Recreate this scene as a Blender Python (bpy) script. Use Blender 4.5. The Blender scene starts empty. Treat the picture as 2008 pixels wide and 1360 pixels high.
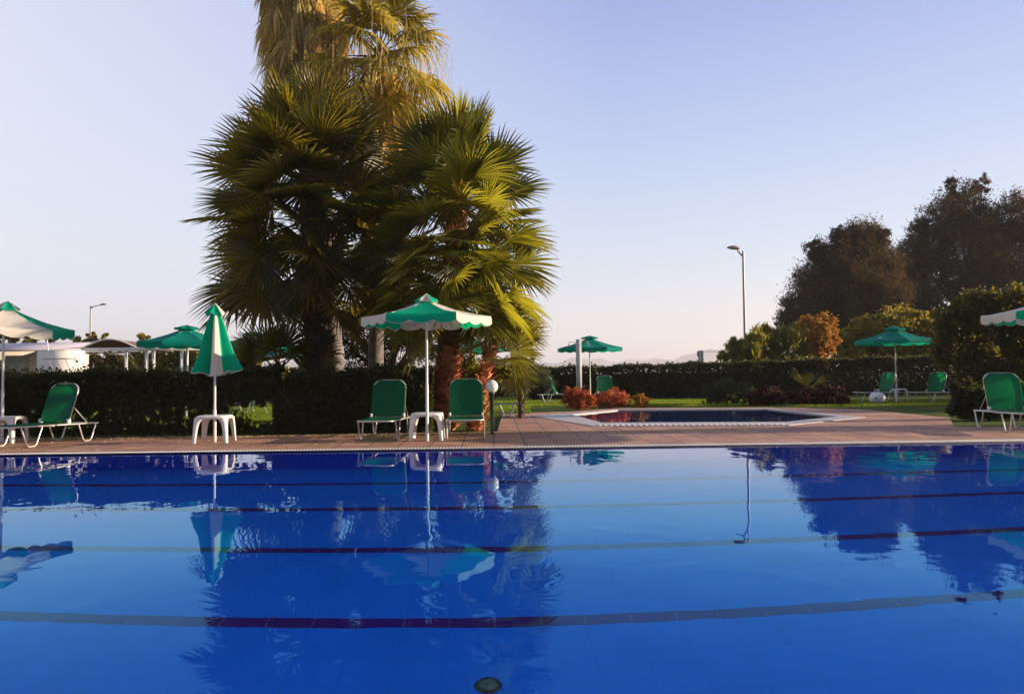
import bpy, math, random
import numpy as np
from mathutils import Vector, Matrix
from mathutils.geometry import tessellate_polygon
R = math.radians
random.seed(7); rng = np.random.default_rng(7)
scene = bpy.context.scene
col = scene.collection

# ------------------------------------------------------------------ camera
F, PIT, ROL, YAW = 1487.5, .0366, .0113, .0255       # focal in photo pixels, pitch, roll, yaw (radians)
CAM = Vector((0, 0, 1.10))
fwd = Vector((math.sin(YAW)*math.cos(PIT), math.cos(YAW)*math.cos(PIT), math.sin(PIT)))
rt = Vector((math.cos(YAW), -math.sin(YAW), 0))
up = rt.cross(fwd)
rt2 = rt*math.cos(ROL) - up*math.sin(ROL); up2 = up*math.cos(ROL) + rt*math.sin(ROL)
cam = bpy.data.objects.new("camera", bpy.data.cameras.new("camera")); col.objects.link(cam)
m = Matrix((rt2, up2, -fwd)).transposed().to_4x4(); m.translation = CAM; cam.matrix_world = m
cam.data.sensor_width = 36; cam.data.lens = F/2008*36; cam.data.clip_start = .05; cam.data.clip_end = 30000
scene.camera = cam

def ray(u, v): return (fwd + rt2*((u-1004)/F) - up2*((v-680)/F))
def G(u, v, z=0.0):                                   # photo pixel -> point on a level plane
    d = ray(u, v); return CAM + d*((z-CAM.z)/d.z)
def A(u, v, Y):                                       # photo pixel -> point at distance Y
    d = ray(u, v); return CAM + d*(Y/d.y)
def PX(Y): return Y/F                                 # metres per photo pixel at distance Y

# ------------------------------------------------------------------ sky, sun, exposure
SUN_EL, SUN_AZ = 12.5, 87.0                           # azimuth from +Y towards +X
w = bpy.data.worlds.new("World"); scene.world = w; w.use_nodes = True
nt = w.node_tree; bg = nt.nodes['Background']
sky = nt.nodes.new('ShaderNodeTexSky'); sky.sky_type = 'NISHITA'; sky.sun_disc = False
sky.sun_elevation = R(SUN_EL); sky.sun_rotation = R(SUN_AZ)
sky.air_density = 1.0; sky.dust_density = 0.6; sky.ozone_density = 1.6
tc = nt.nodes.new('ShaderNodeTexCoord'); sx = nt.nodes.new('ShaderNodeSeparateXYZ'); nt.links.new(tc.outputs['Generated'], sx.inputs[0])
cr = nt.nodes.new('ShaderNodeValToRGB'); e = cr.color_ramp.elements      # evening haze colours by height above the horizon
SKY = [(0, (.97, .94, .95)), (.05, (.93, .94, .98)), (.16, (.69, .82, 1.02)), (.30, (.50, .63, .98)), (.46, (.33, .43, .84)), (.8, (.17, .23, .52))]
while len(e) < len(SKY): e.new(.5)
for k, (p_, c_) in enumerate(SKY): e[k].position = p_; e[k].color = (*c_, 1)
nt.links.new(sx.outputs[2], cr.inputs[0])
# the air is brighter and paler towards the left
mr = nt.nodes.new('ShaderNodeMapRange'); mr.inputs[1].default_value = .15; mr.inputs[2].default_value = -.6; mr.inputs[3].default_value = 0; mr.inputs[4].default_value = .75
nt.links.new(sx.outputs[0], mr.inputs[0])
m1 = nt.nodes.new('ShaderNodeMix'); m1.data_type = 'RGBA'; m1.inputs[7].default_value = (.99, 1.01, 1.12, 1)
nt.links.new(mr.outputs[0], m1.inputs[0]); nt.links.new(cr.outputs[0], m1.inputs[6])
mr2 = nt.nodes.new('ShaderNodeMapRange')               # unseen sky behind the camera, dimmed by hand to deepen shade on front faces
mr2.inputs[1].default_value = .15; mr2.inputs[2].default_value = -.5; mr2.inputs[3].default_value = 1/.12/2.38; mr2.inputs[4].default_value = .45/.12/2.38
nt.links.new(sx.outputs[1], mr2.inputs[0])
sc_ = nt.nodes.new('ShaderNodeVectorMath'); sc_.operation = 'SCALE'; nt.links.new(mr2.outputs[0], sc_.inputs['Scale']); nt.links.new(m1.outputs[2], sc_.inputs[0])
mx_ = nt.nodes.new('ShaderNodeMix'); mx_.data_type = 'RGBA'; mx_.inputs[0].default_value = .94
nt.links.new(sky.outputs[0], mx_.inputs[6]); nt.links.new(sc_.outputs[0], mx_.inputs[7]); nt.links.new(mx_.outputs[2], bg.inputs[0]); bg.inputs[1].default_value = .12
sl = bpy.data.lights.new("sun", 'SUN'); sl.energy = 5.0; sl.angle = R(.5); sl.color = (1, .80, .56)
so = bpy.data.objects.new("sun", sl); col.objects.link(so)
sd = Vector((math.sin(R(SUN_AZ))*math.cos(R(SUN_EL)), math.cos(R(SUN_AZ))*math.cos(R(SUN_EL)), math.sin(R(SUN_EL))))
so.rotation_euler = sd.to_track_quat('Z', 'Y').to_euler(); so.location = (40, 10, 20)
vs = scene.view_settings; vs.view_transform = 'Standard'; vs.look = 'None'; vs.gamma = 1; vs.exposure = 1.15

# ------------------------------------------------------------------ materials
def newmat(name):
    m = bpy.data.materials.new(name); m.use_nodes = True
    return m, m.node_tree, m.node_tree.nodes['Principled BSDF']
def ramp(nt, src, stops):
    r = nt.nodes.new('ShaderNodeValToRGB'); e = r.color_ramp.elements
    while len(e) < len(stops): e.new(.5)
    for k, (p, c) in enumerate(stops): e[k].position = p; e[k].color = (*c, 1)
    nt.links.new(src, r.inputs[0]); return r.outputs[0]
def plain(name, c, rough=.6, metal=0, var=.12, scale=6, bump=.0, bscale=60, spec=.5):
    m, nt, p = newmat(name)
    tc = nt.nodes.new('ShaderNodeTexCoord'); n = nt.nodes.new('ShaderNodeTexNoise'); n.inputs['Scale'].default_value = scale; n.inputs['Detail'].default_value = 5
    nt.links.new(tc.outputs['Object'], n.inputs['Vector'])
    o = ramp(nt, n.outputs['Fac'], [(.3, tuple(x*(1-var) for x in c)), (.7, tuple(min(1, x*(1+var)) for x in c))])
    nt.links.new(o, p.inputs['Base Color']); p.inputs['Roughness'].default_value = rough; p.inputs['Metallic'].default_value = metal
    p.inputs['Specular IOR Level'].default_value = spec
    if bump:
        b = nt.nodes.new('ShaderNodeBump'); n2 = nt.nodes.new('ShaderNodeTexNoise'); n2.inputs['Scale'].default_value = bscale
        nt.links.new(tc.outputs['Object'], n2.inputs['Vector']); nt.links.new(n2.outputs['Fac'], b.inputs['Height'])
        b.inputs['Strength'].default_value = bump; b.inputs['Distance'].default_value = .02; nt.links.new(b.outputs[0], p.inputs['Normal'])
    return m
def sheet(name, c, trans=.4, rough=.6, tcol=None, var=.3, spec=.2, scale=.8):      # cloth or leaf: diffuse + light coming through
    m, nt, p = newmat(name)
    g = nt.nodes.new('ShaderNodeNewGeometry'); tc = nt.nodes.new('ShaderNodeTexCoord')
    n = nt.nodes.new('ShaderNodeTexNoise'); n.inputs['Scale'].default_value = scale; nt.links.new(tc.outputs['Object'], n.inputs['Vector'])
    a = nt.nodes.new('ShaderNodeMath'); a.operation = 'ADD'; nt.links.new(g.outputs['Random Per Island'], a.inputs[0]); nt.links.new(n.outputs['Fac'], a.inputs[1])
    h = nt.nodes.new('ShaderNodeMath'); h.operation = 'MULTIPLY'; h.inputs[1].default_value = .5; nt.links.new(a.outputs[0], h.inputs[0])
    lo = tuple(x*(1-var) for x in c); hi = tuple(min(1, x*(1+var)) for x in c)
    o = ramp(nt, h.outputs[0], [(.15, lo), (.85, hi)])
    nt.links.new(o, p.inputs['Base Color']); p.inputs['Roughness'].default_value = rough; p.inputs['Specular IOR Level'].default_value = spec
    t = nt.nodes.new('ShaderNodeBsdfTranslucent')
    tcl = tcol or c
    o2 = ramp(nt, h.outputs[0], [(.15, tuple(x*(1-var) for x in tcl)), (.85, tuple(min(1, x*(1+var)) for x in tcl))])
    nt.links.new(o2, t.inputs[0])
    mx = nt.nodes.new('ShaderNodeMixShader'); mx.inputs[0].default_value = trans
    out = nt.nodes['Material Output']; nt.links.new(p.outputs[0], mx.inputs[1]); nt.links.new(t.outputs[0], mx.inputs[2]); nt.links.new(mx.outputs[0], out.inputs[0])
    return m

M = {}
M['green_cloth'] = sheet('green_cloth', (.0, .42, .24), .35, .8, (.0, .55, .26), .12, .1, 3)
M['white_cloth'] = sheet('white_cloth', (.72, .68, .62), .35, .8, (.75, .62, .48), .05, .1, 3)
M['teal_cloth'] = sheet('teal_cloth', (.0, .25, .20), .35, .8, (.0, .38, .22), .10, .1, 3)
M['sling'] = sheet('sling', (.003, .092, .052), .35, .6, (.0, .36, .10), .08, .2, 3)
M['white_plastic'] = plain('white_plastic', (.75, .74, .74), .35, 0, .04)
M['alu'] = plain('alu', (.62, .60, .58), .35, .5, .08)
M['white_paint'] = plain('white_paint', (.72, .72, .72), .45, 0, .06)
M['shower_white'] = plain('shower_white', (.48, .47, .48), .6, 0, .12)
M['black_paint'] = plain('black_paint', (.012, .011, .012), .4, 0, .2)
M['grey_metal'] = plain('grey_metal', (.35, .33, .35), .5, .3, .12)
M['conc'] = plain('conc', (.45, .43, .42), .85, 0, .15, 5, .3)
M['wall'] = plain('wall', (.62, .55, .50), .9, 0, .08, 2)
M['wall_white'] = plain('wall_white', (.85, .80, .76), .8, 0, .05, 2)
M['awning'] = plain('awning', (.42, .38, .46), .7, 0, .1, 2)
M['dark'] = plain('dark', (.03, .022, .02), .8, 0, .3)
M['rust'] = plain('rust', (.16, .075, .06), .8, 0, .3)
M['globe'] = plain('globe', (.80, .74, .70), .25, 0, .03)
M['bark'] = plain('bark', (.09, .06, .045), .95, 0, .4, 8, .8, 30)
M['palm_grey'] = plain('palm_grey', (.16, .13, .125), .95, 0, .25, 10, .6, 20)
M['boots'] = sheet('boots', (.50, .20, .10), .15, .8, (.6, .24, .08), .75, .2, 4)
M['palm_leaf'] = sheet('palm_leaf', (.024, .027, .012), .28, .36, (.52, .40, .02), .45, .45, .7)
M['palm_leaf2'] = sheet('palm_leaf2', (.036, .046, .013), .33, .36, (.58, .52, .03), .4, .45, .7)
M['yellow_leaf'] = sheet('yellow_leaf', (.22, .18, .035), .4, .6, (.60, .46, .05), .5, .2, 1.2)
M['dead_leaf'] = sheet('dead_leaf', (.88, .66, .32), .45, .8, (.62, .38, .08), .5, .1, 1.2)
M['hedge'] = sheet('hedge', (.030, .030, .012), .22, .55, (.16, .17, .01), .5, .3, 1.0)
M['shrub_dark'] = sheet('shrub_dark', (.045, .042, .014), .3, .6, (.36, .30, .02), .5, .3, .7)
M['oleander'] = sheet('oleander', (.12, .13, .03), .35, .5, (.55, .48, .04), .5, .3, .7)
M['yellow_bush'] = sheet('yellow_bush', (.16, .14, .02), .35, .6, (.50, .38, .03), .5, .2, .7)
M['orange_bush'] = sheet('orange_bush', (.40, .23, .035), .35, .6, (.55, .22, .03), .5, .2, 1.2)
M['red_bush'] = sheet('red_bush', (.42, .10, .04), .3, .7, (.65, .17, .05), .5, .2, 1.2)
M['dark_red'] = sheet('dark_red', (.05, .018, .014), .25, .7, (.10, .03, .02), .5, .2, 1.2)
M['grey_green'] = sheet('grey_green', (.05, .065, .035), .3, .7, (.14, .16, .05), .4, .2, 1.2)
M['tamarisk'] = sheet('tamarisk', (.042, .036, .022), .25, .8, (.20, .12, .03), .5, .1, .25)
M['olive'] = sheet('olive', (.035, .032, .022), .25, .7, (.12, .10, .03), .5, .1, .6)
M['grass_blade'] = sheet('grass_blade', (.11, .17, .015), .35, .6, (.36, .44, .02), .4, .2, .5)
M['drain'] = plain('drain', (.10, .16, .14), .5, 0, .2)
M['drain_ring'] = plain('drain_ring', (.012, .012, .02), .5, 0, .2)
M['bag_white'] = plain('bag_white', (.7, .7, .78), .6, 0, .05)
M['bag_blue'] = plain('bag_blue', (.05, .08, .45), .6, 0, .1)

def brick_mat(name, c1, c2, mortar, bw, rh, ms, rough=.7, off=.0, spec=.3, bump=.4, rot=0.0, noise=.42):
    m, nt, p = newmat(name)
    tc = nt.nodes.new('ShaderNodeTexCoord'); mp = nt.nodes.new('ShaderNodeMapping'); mp.inputs['Rotation'].default_value[2] = rot
    nt.links.new(tc.outputs['Object'], mp.inputs[0])
    b = nt.nodes.new('ShaderNodeTexBrick'); nt.links.new(mp.outputs[0], b.inputs['Vector'])
    b.offset = off; b.squash = 1
    for k, v in (('Color1', (*c1, 1)), ('Color2', (*c2, 1)), ('Mortar', (*mortar, 1)), ('Scale', 1), ('Mortar Size', ms), ('Mortar Smooth', .1), ('Bias', 0), ('Brick Width', bw), ('Row Height', rh)):
        b.inputs[k].default_value = v
    n = nt.nodes.new('ShaderNodeTexNoise'); n.inputs['Scale'].default_value = 1.3; n.inputs['Detail'].default_value = 8; n.inputs['Roughness'].default_value = .65
    nt.links.new(tc.outputs['Object'], n.inputs['Vector'])
    v = ramp(nt, n.outputs['Fac'], [(.3, (1-noise,)*3), (.7, (1+noise*.3,)*3)])
    mx = nt.nodes.new('ShaderNodeMix'); mx.data_type = 'RGBA'; mx.blend_type = 'MULTIPLY'; mx.inputs[0].default_value = 1
    nt.links.new(b.outputs['Color'], mx.inputs[6]); nt.links.new(v, mx.inputs[7]); nt.links.new(mx.outputs[2], p.inputs['Base Color'])
    p.inputs['Roughness'].default_value = rough; p.inputs['Specular IOR Level'].default_value = spec
    bp = nt.nodes.new('ShaderNodeBump'); bp.inputs['Strength'].default_value = bump; bp.inputs['Distance'].default_value = .01; bp.invert = True
    nt.links.new(b.outputs['Fac'], bp.inputs['Height']); nt.links.new(bp.outputs[0], p.inputs['Normal'])
    return m
M['deck'] = brick_mat('deck', (.52, .29, .19), (.38, .19, .14), (.13, .09, .08), .50, .33, .012, off=.0)
M['pool_tile'] = brick_mat('pool_tile', (.002, .225, .95), (.002, .215, .93), (.002, .175, .82), .32, .16, .004, .4, bump=.1, noise=.12)
M['lane_tile'] = brick_mat('lane_tile', (.048, .004, .17), (.058, .005, .20), (.12, .12, .35), .32, 4.0, .004, .4, bump=.1, noise=.1)
M['small_tile'] = brick_mat('small_tile', (.02, .10, .40), (.018, .09, .36), (.02, .07, .30), .2, .2, .004, .4, bump=.1)
M['coping'] = brick_mat('coping', (.50, .46, .46), (.44, .41, .42), (.35, .32, .33), .5, 4, .006, .5, bump=.2, noise=.2)

def grass_mat():
    m, nt, p = newmat('lawn')
    tc = nt.nodes.new('ShaderNodeTexCoord'); n = nt.nodes.new('ShaderNodeTexNoise'); n.inputs['Scale'].default_value = 2.2; n.inputs['Detail'].default_value = 10; n.inputs['Roughness'].default_value = .7
    nt.links.new(tc.outputs['Object'], n.inputs['Vector'])
    o = ramp(nt, n.outputs['Fac'], [(.3, (.035, .05, .010)), (.55, (.08, .12, .016)), (.75, (.13, .15, .03))])
    nt.links.new(o, p.inputs['Base Color']); p.inputs['Roughness'].default_value = .9; p.inputs['Specular IOR Level'].default_value = .1
    b = nt.nodes.new('ShaderNodeBump'); n2 = nt.nodes.new('ShaderNodeTexNoise'); n2.inputs['Scale'].default_value = 60; nt.links.new(tc.outputs['Object'], n2.inputs['Vector'])
    nt.links.new(n2.outputs['Fac'], b.inputs['Height']); b.inputs['Distance'].default_value = .05; nt.links.new(b.outputs[0], p.inputs['Normal'])
    return m
M['lawn'] = grass_mat()
M['soil'] = plain('soil', (.06, .04, .03), .95, 0, .35, 9, .6)
def water_mat(name, st=.06):
    m, nt, p = newmat(name)
    nt.nodes.remove(p); gl = nt.nodes.new('ShaderNodeBsdfRefraction'); gl.inputs['IOR'].default_value = 1.333; gl.inputs['Roughness'].default_value = 0
    gl.inputs['Color'].default_value = (.95, .98, 1, 1)
    go = nt.nodes.new('ShaderNodeBsdfGlossy'); go.inputs['Roughness'].default_value = 0.0; go.inputs['Color'].default_value = (1, 1, 1, 1)
    fr = nt.nodes.new('ShaderNodeFresnel'); fr.inputs['IOR'].default_value = 1.333
    # the sky square to a low sun is polarised upright, so the water mirrors it less than plain Fresnel at steep angles
    cf = ramp(nt, fr.outputs[0], [(0, (0,)*3), (.15, (.10,)*3), (.21, (.175,)*3), (.32, (.34,)*3), (.46, (.46,)*3), (.65, (.70,)*3), (1, (1,)*3)])
    ct = ramp(nt, fr.outputs[0], [(.14, (.20, .66, 1)), (.24, (.26, .75, 1)), (.36, (.46, .87, 1)), (.52, (.88, .95, 1)), (1, (1, 1, 1))]); nt.links.new(ct, go.inputs['Color'])
    ms = nt.nodes.new('ShaderNodeMixShader'); nt.links.new(cf, ms.inputs[0]); nt.links.new(gl.outputs[0], ms.inputs[1]); nt.links.new(go.outputs[0], ms.inputs[2])
    nt.links.new(ms.outputs[0], nt.nodes['Material Output'].inputs[0])
    tc = nt.nodes.new('ShaderNodeTexCoord')
    mp = nt.nodes.new('ShaderNodeMapping'); mp.inputs['Scale'].default_value = (1, .8, 1); nt.links.new(tc.outputs['Object'], mp.inputs[0])
    n = nt.nodes.new('ShaderNodeTexNoise'); n.inputs['Scale'].default_value = 1.6; n.inputs['Detail'].default_value = 2.5; n.inputs['Distortion'].default_value = .6
    nt.links.new(mp.outputs[0], n.inputs['Vector'])
    n2 = nt.nodes.new('ShaderNodeTexNoise'); n2.inputs['Scale'].default_value = .28; n2.inputs['Detail'].default_value = 1
    nt.links.new(tc.outputs['Object'], n2.inputs['Vector'])
    k = ramp(nt, n2.outputs['Fac'], [(.38, (.25,)*3), (.62, (1,)*3)])
    mu = nt.nodes.new('ShaderNodeMath'); mu.operation = 'MULTIPLY'; nt.links.new(n.outputs['Fac'], mu.inputs[0]); nt.links.new(k, mu.inputs[1])
    b = nt.nodes.new('ShaderNodeBump'); b.inputs['Strength'].default_value = 1; b.inputs['Distance'].default_value = st
    nt.links.new(mu.outputs[0], b.inputs['Height']); [nt.links.new(b.outputs[0], q.inputs['Normal']) for q in (gl, go, fr)]
    return m
M['water'] = water_mat('water', .0065)

# ------------------------------------------------------------------ mesh helpers
class MB:
    def __init__(s): s.v = []; s.f = []; s.n = 0
    def add(s, V, Fc):                                # V (n,3) array, Fc (k,m) int array
        V = np.asarray(V, float).reshape(-1, 3); Fc = np.asarray(Fc, int)
        s.v.append(V); s.f.append(Fc + s.n); s.n += len(V)
    def build(s, name, mat, parent=None, origin=(0, 0, 0), smooth=False):
        me = bpy.data.meshes.new(name)
        V = np.concatenate(s.v) - np.array(origin, float)
        me.vertices.add(len(V)); me.vertices.foreach_set('co', V.ravel())
        loops = np.concatenate([f.ravel() for f in s.f]); tot = np.concatenate([np.full(len(f), f.shape[1]) for f in s.f])
        me.loops.add(len(loops)); me.loops.foreach_set('vertex_index', loops)
        me.polygons.add(len(tot)); me.polygons.foreach_set('loop_start', np.concatenate([[0], np.cumsum(tot)[:-1]])); me.polygons.foreach_set('loop_total', tot)
        me.update(calc_edges=True); me.validate()
        me.materials.append(M[mat])
        if smooth: me.polygons.foreach_set('use_smooth', np.ones(len(tot), bool))
        o = bpy.data.objects.new(name, me); col.objects.link(o)
        if parent is not None: o.parent = parent
        return o
    def box(s, c, sz, rz=0, taper=1.0, bev=0.0):
        x, y, z = [a/2 for a in sz]; V = []
        for dz in (-z, z):
            t = taper if dz > 0 else 1
            for dx, dy in ((-x, -y), (x, -y), (x, y), (-x, y)):
                dx *= t; dy *= t
                V.append((c[0]+dx*math.cos(rz)-dy*math.sin(rz), c[1]+dx*math.sin(rz)+dy*math.cos(rz), c[2]+dz))
        s.add(V, [(0, 3, 2, 1), (4, 5, 6, 7), (0, 1, 5, 4), (1, 2, 6, 5), (2, 3, 7, 6), (3, 0, 4, 7)]); return s
    def tube(s, pts, r, n=8, caps=True, flat=1.0):
        P = [Vector(p) for p in pts]; k = len(P); rr = r if hasattr(r, '__len__') else [r]*k
        V = []; prev = None
        for i in range(k):
            t = (P[min(i+1, k-1)]-P[max(i-1, 0)]).normalized()
            if prev is None: a = t.orthogonal().normalized()
            else: a = (prev - t*prev.dot(t)).normalized()
            prev = a; b = t.cross(a)
            for j in range(n):
                q = 2*math.pi*j/n; V.append(P[i] + (a*math.cos(q)+b*math.sin(q)*flat)*rr[i])
        Fc = [(i*n+j, i*n+(j+1) % n, (i+1)*n+(j+1) % n, (i+1)*n+j) for i in range(k-1) for j in range(n)]
        s.add(V, Fc)
        if caps and n == 8 or caps and n == 4:
            s.add([V[j] for j in range(n)], [tuple(range(n))[::-1]]); s.add([V[(k-1)*n+j] for j in range(n)], [tuple(range(n))])
        return s
    def lathe(s, prof, c=(0, 0, 0), n=20):
        V = [(c[0]+r*math.cos(2*math.pi*j/n), c[1]+r*math.sin(2*math.pi*j/n), c[2]+z) for r, z in prof for j in range(n)]
        Fc = [(i*n+j, i*n+(j+1) % n, (i+1)*n+(j+1) % n, (i+1)*n+j) for i in range(len(prof)-1) for j in range(n)]
        s.add(V, Fc); return s
    def poly(s, pts, holes=(), z=None):
        loops = [[Vector((p[0], p[1], 0)) for p in L] for L in [pts, *holes]]
        tris = tessellate_polygon(loops); flat = [p for L in [pts, *holes] for p in L]
        V = [(p[0], p[1], z if z is not None else p[2]) for p in flat]
        out = []
        for a, b, c in tris:
            cr = (V[b][0]-V[a][0])*(V[c][1]-V[a][1])-(V[b][1]-V[a][1])*(V[c][0]-V[a][0])
            out.append((a, b, c) if cr > 0 else (a, c, b))
        s.add(V, out); return s

def tag(o, label=None, cat=None, group=None, kind=None):
    if label: o['label'] = label
    if cat: o['category'] = cat
    if group: o['group'] = group
    if kind: o['kind'] = kind
    return o
def thing(name, loc, label, cat, group=None, rz=0):
    o = bpy.data.objects.new(name, None); col.objects.link(o); o.location = loc; o.rotation_euler = (0, 0, rz); o.empty_display_size = .2
    return tag(o, label, cat, group)
def copy_tree(o, parent=None):
    c = o.copy(); col.objects.link(c); c.parent = parent
    for ch in [x for x in list(bpy.data.objects) if x.parent == o]: copy_tree(ch, c)
    return c
def struct(o): o['kind'] = 'structure'; return o

def leaves(mb, P, size, aspect=.45, normal=None, align=0.0, up=0.0, sizevar=.4):
    """leaf quads (diamonds) at points P (n,3)"""
    n = len(P); d = rng.normal(size=(n, 3)); d[:, 2] = d[:, 2]*(1-abs(up)*.6)+up*1.5
    d /= np.linalg.norm(d, axis=1)[:, None]
    q = rng.normal(size=(n, 3)); s = np.cross(d, q); s /= np.linalg.norm(s, axis=1)[:, None]
    L = (size*(1+sizevar*rng.uniform(-1, 1, n)))[:, None]
    V = np.stack([P-d*L*.5, P+s*L*aspect*.5, P+d*L*.5, P-s*L*aspect*.5], 1).reshape(-1, 3)
    mb.add(V, np.arange(4*n).reshape(n, 4))
def blob_points(blobs, n, shell=.55):
    """points in a set of ellipsoids [(centre, (rx,ry,rz))], clumped"""
    vol = np.array([b[1][0]*b[1][1]*b[1][2] for b in blobs])**.67; pr = vol/vol.sum(); out = []
    for (c, r), p in zip(blobs, pr):
        k = max(6, int(n*p)); nc = max(8, k//55)
        d = rng.normal(size=(nc, 3)); d /= np.linalg.norm(d, axis=1)[:, None]
        rad = rng.uniform(shell**3, 1, nc)**(1/3)*rng.uniform(.72, 1.22, nc)
        cc = np.array(c)+d*rad[:, None]*np.array(r)
        idx = rng.integers(0, nc, k); out.append(cc[idx]+rng.normal(size=(k, 3))*np.array(r)*rng.uniform(.07, .2, nc)[idx][:, None])
    return np.concatenate(out)

def foliage_thing(name, base, blobs, n, size, mat, label, cat, group=None, aspect=.45, trunk_r=.1, trunk_mat='bark', shell=.5, limbs=True, up=0.0, minz=0.02, crown_name='crown', trunk_name='trunk'):
    o = thing(name, base, label, cat, group)
    P = blob_points(blobs, n, shell); P = P[P[:, 2] > minz]
    mb = MB(); leaves(mb, P, size, aspect, up=up); mb.build(crown_name, mat, o, base)
    t = MB(); b = Vector(base)
    cen = sum((Vector(c) for c, r in blobs), Vector())/len(blobs)
    fork = b.lerp(Vector((cen.x, cen.y, max(cen.z*.55, .1))), .7)
    t.tube([b, b.lerp(fork, .5)+Vector((trunk_r*.5, 0, 0)), fork], [trunk_r, trunk_r*.8, trunk_r*.65], 8)
    if limbs:
        for c, r in blobs:
            c = Vector(c); mid = fork.lerp(c, .5)+Vector((random.uniform(-1, 1)*r[0]*.2, random.uniform(-1, 1)*r[1]*.2, .1*r[2]))
            t.tube([fork, mid, c], [trunk_r*.5, trunk_r*.3, trunk_r*.1], 5, False)
    t.build(trunk_name, trunk_mat, o, base)
    return o
def pblobs(lst, Y, depth=.8, yj=.5):
    """[(u,v,r_px)] at distance Y -> world ellipsoids"""
    out = []
    for u, v, r in lst:
        rm = r*PX(Y); y = Y+random.uniform(-yj, yj)*rm; c = A(u, v, y); out.append((tuple(c), (rm, rm*depth, rm)))
    return out

# ------------------------------------------------------------------ ground, pool, deck
Y0, Y1, XL, XR = 2.575, 11.46, -26.0, 26.0             # the big pool
DEP, WZ = 1.91, -.02
main_hole = [(XL, Y0), (XR, Y0), (XR, Y1), (XL, Y1)]
def gp(*uv): return [tuple(G(u, v)) for u, v in uv]
kid_out = gp((1045, 816), (1165, 836), (1548, 834), (1697, 818), (1512, 801), (1205, 803))
kid_in = gp((1122, 813), (1180, 829), (1540, 827.5), (1645, 816.5), (1503, 802), (1212, 803.8))
S = 9000
mb = MB(); mb.poly([(-S, -60), (S, -60), (S, S), (-S, S)], [main_hole, kid_in], z=-.03); lawn = struct(mb.build('lawn', 'lawn'))
deck_out = [(-34, Y1+.26), (34, Y1+.26), (34, 14.6)]+[tuple(G(u, v))[:2] for u, v in ((1990, 836), (1870, 836), (1862, 818), (1700, 803), (1560, 799), (1500, 798.5), (1215, 799.5), (1120, 806), (1050, 809), (985, 812), (975, 846))]+[(-34, 14.45)]
mb = MB(); mb.poly(deck_out, [kid_out], z=0.0)
deck = struct(mb.build('paved_deck', 'deck'))
mb = MB()
rim = [p[:2] for p in deck_out]
for a, b in zip(rim, rim[1:]+rim[:1]): mb.add([(a[0], a[1], -.002), (b[0], b[1], -.002), (b[0], b[1], -.1), (a[0], a[1], -.1)], [(0, 1, 2, 3)])
struct(mb.build('deck_edge', 'conc'))
mb = MB(); mb.poly([(XL, Y0, 0), (XR, Y0, 0), (XR, Y1, 0), (XL, Y1, 0)], z=-DEP-.02)
floor = struct(mb.build('pool_floor', 'pool_tile'))
mb = MB()
for a, b in (((XL, Y1), (XR, Y1)), ((XR, Y0), (XL, Y0)), ((XL, Y0), (XL, Y1)), ((XR, Y1), (XR, Y0))):
    mb.add([(a[0], a[1], -.001), (b[0], b[1], -.001), (b[0], b[1], -DEP-.02), (a[0], a[1], -DEP-.02)], [(0, 1, 2, 3)])
struct(mb.build('pool_wall', 'pool_tile'))
for yl in (5.4326, 6.9825, 8.5504, 10.1066):          # lane lines of dark tiles set in the pool floor
    mb = MB(); mb.poly([(XL+1.2, yl-.075, 0), (XR-1.2, yl-.075, 0), (XR-1.2, yl+.075, 0), (XL+1.2, yl+.075, 0)], z=-DEP-.016)
    mb.build('lane_line', 'lane_tile', floor)
nx, ny = 2, 2
mb = MB(); mb.poly([(XL, Y0, 0), (XR, Y0, 0), (XR, Y1, 0), (XL, Y1, 0)], z=WZ); struct(mb.build('pool_water', 'water'))
# near paved edge, and far edge with its white overflow grating
mb = MB(); mb.poly([(-30, -8, 0), (30, -8, 0), (30, Y0-.001, 0), (-30, Y0-.001, 0)], z=0.0); struct(mb.build('near_deck', 'deck'))
edge = MB()
edge.box((0, Y1+.045, -.035), (60, .09, .078))                                   # smooth lip
edge.box((0, Y1+.245, -.031), (60, .028, .074))
edge.box((0, Y1+.16, -.07), (60, .135, .02))
struct(edge.build('pool_edge', 'coping'))
gr = MB()
for k in range(-330, 330): gr.box((k*.048, Y1+.16, -.006), (.024, .138, .016))
struct(gr.build('overflow_grating', 'white_plastic'))
# small pool
mb = MB(); mb.poly(kid_out, [kid_in], z=.012); n = 6
for i in range(6):
    a, b = kid_out[i], kid_out[(i+1) % 6]; mb.add([(a[0], a[1], .012), (b[0], b[1], .012), (b[0], b[1], -.08), (a[0], a[1], -.08)], [(0, 1, 2, 3)])
    a, b = kid_in[i], kid_in[(i+1) % 6]; mb.add([(a[0], a[1], .012), (b[0], b[1], .012), (b[0], b[1], -.06), (a[0], a[1], -.06)], [(0, 1, 2, 3)])
struct(mb.build('small_pool_edge', 'coping'))
mb = MB()
for i in range(6):
    a, b = kid_in[i], kid_in[(i+1) % 6]; mb.add([(a[0], a[1], -.06), (b[0], b[1], -.06), (b[0], b[1], -.6), (a[0], a[1], -.6)], [(0, 1, 2, 3)])
mb.poly(kid_in, z=-.6); struct(mb.build('small_pool_basin', 'small_tile'))
mb = MB(); mb.poly(kid_in, z=-.015); struct(mb.build('small_pool_water', 'water'))
gr = MB(); a, b = Vector(kid_out[1]), Vector(kid_out[2]); k = int((b-a).length/.12)
for i in range(1, k):
    p = a.lerp(b, i/k); gr.box((p.x, p.y+.13, .020), (.06, .2, .012))
struct(gr.build('small_pool_grating', 'white_plastic'))
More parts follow.
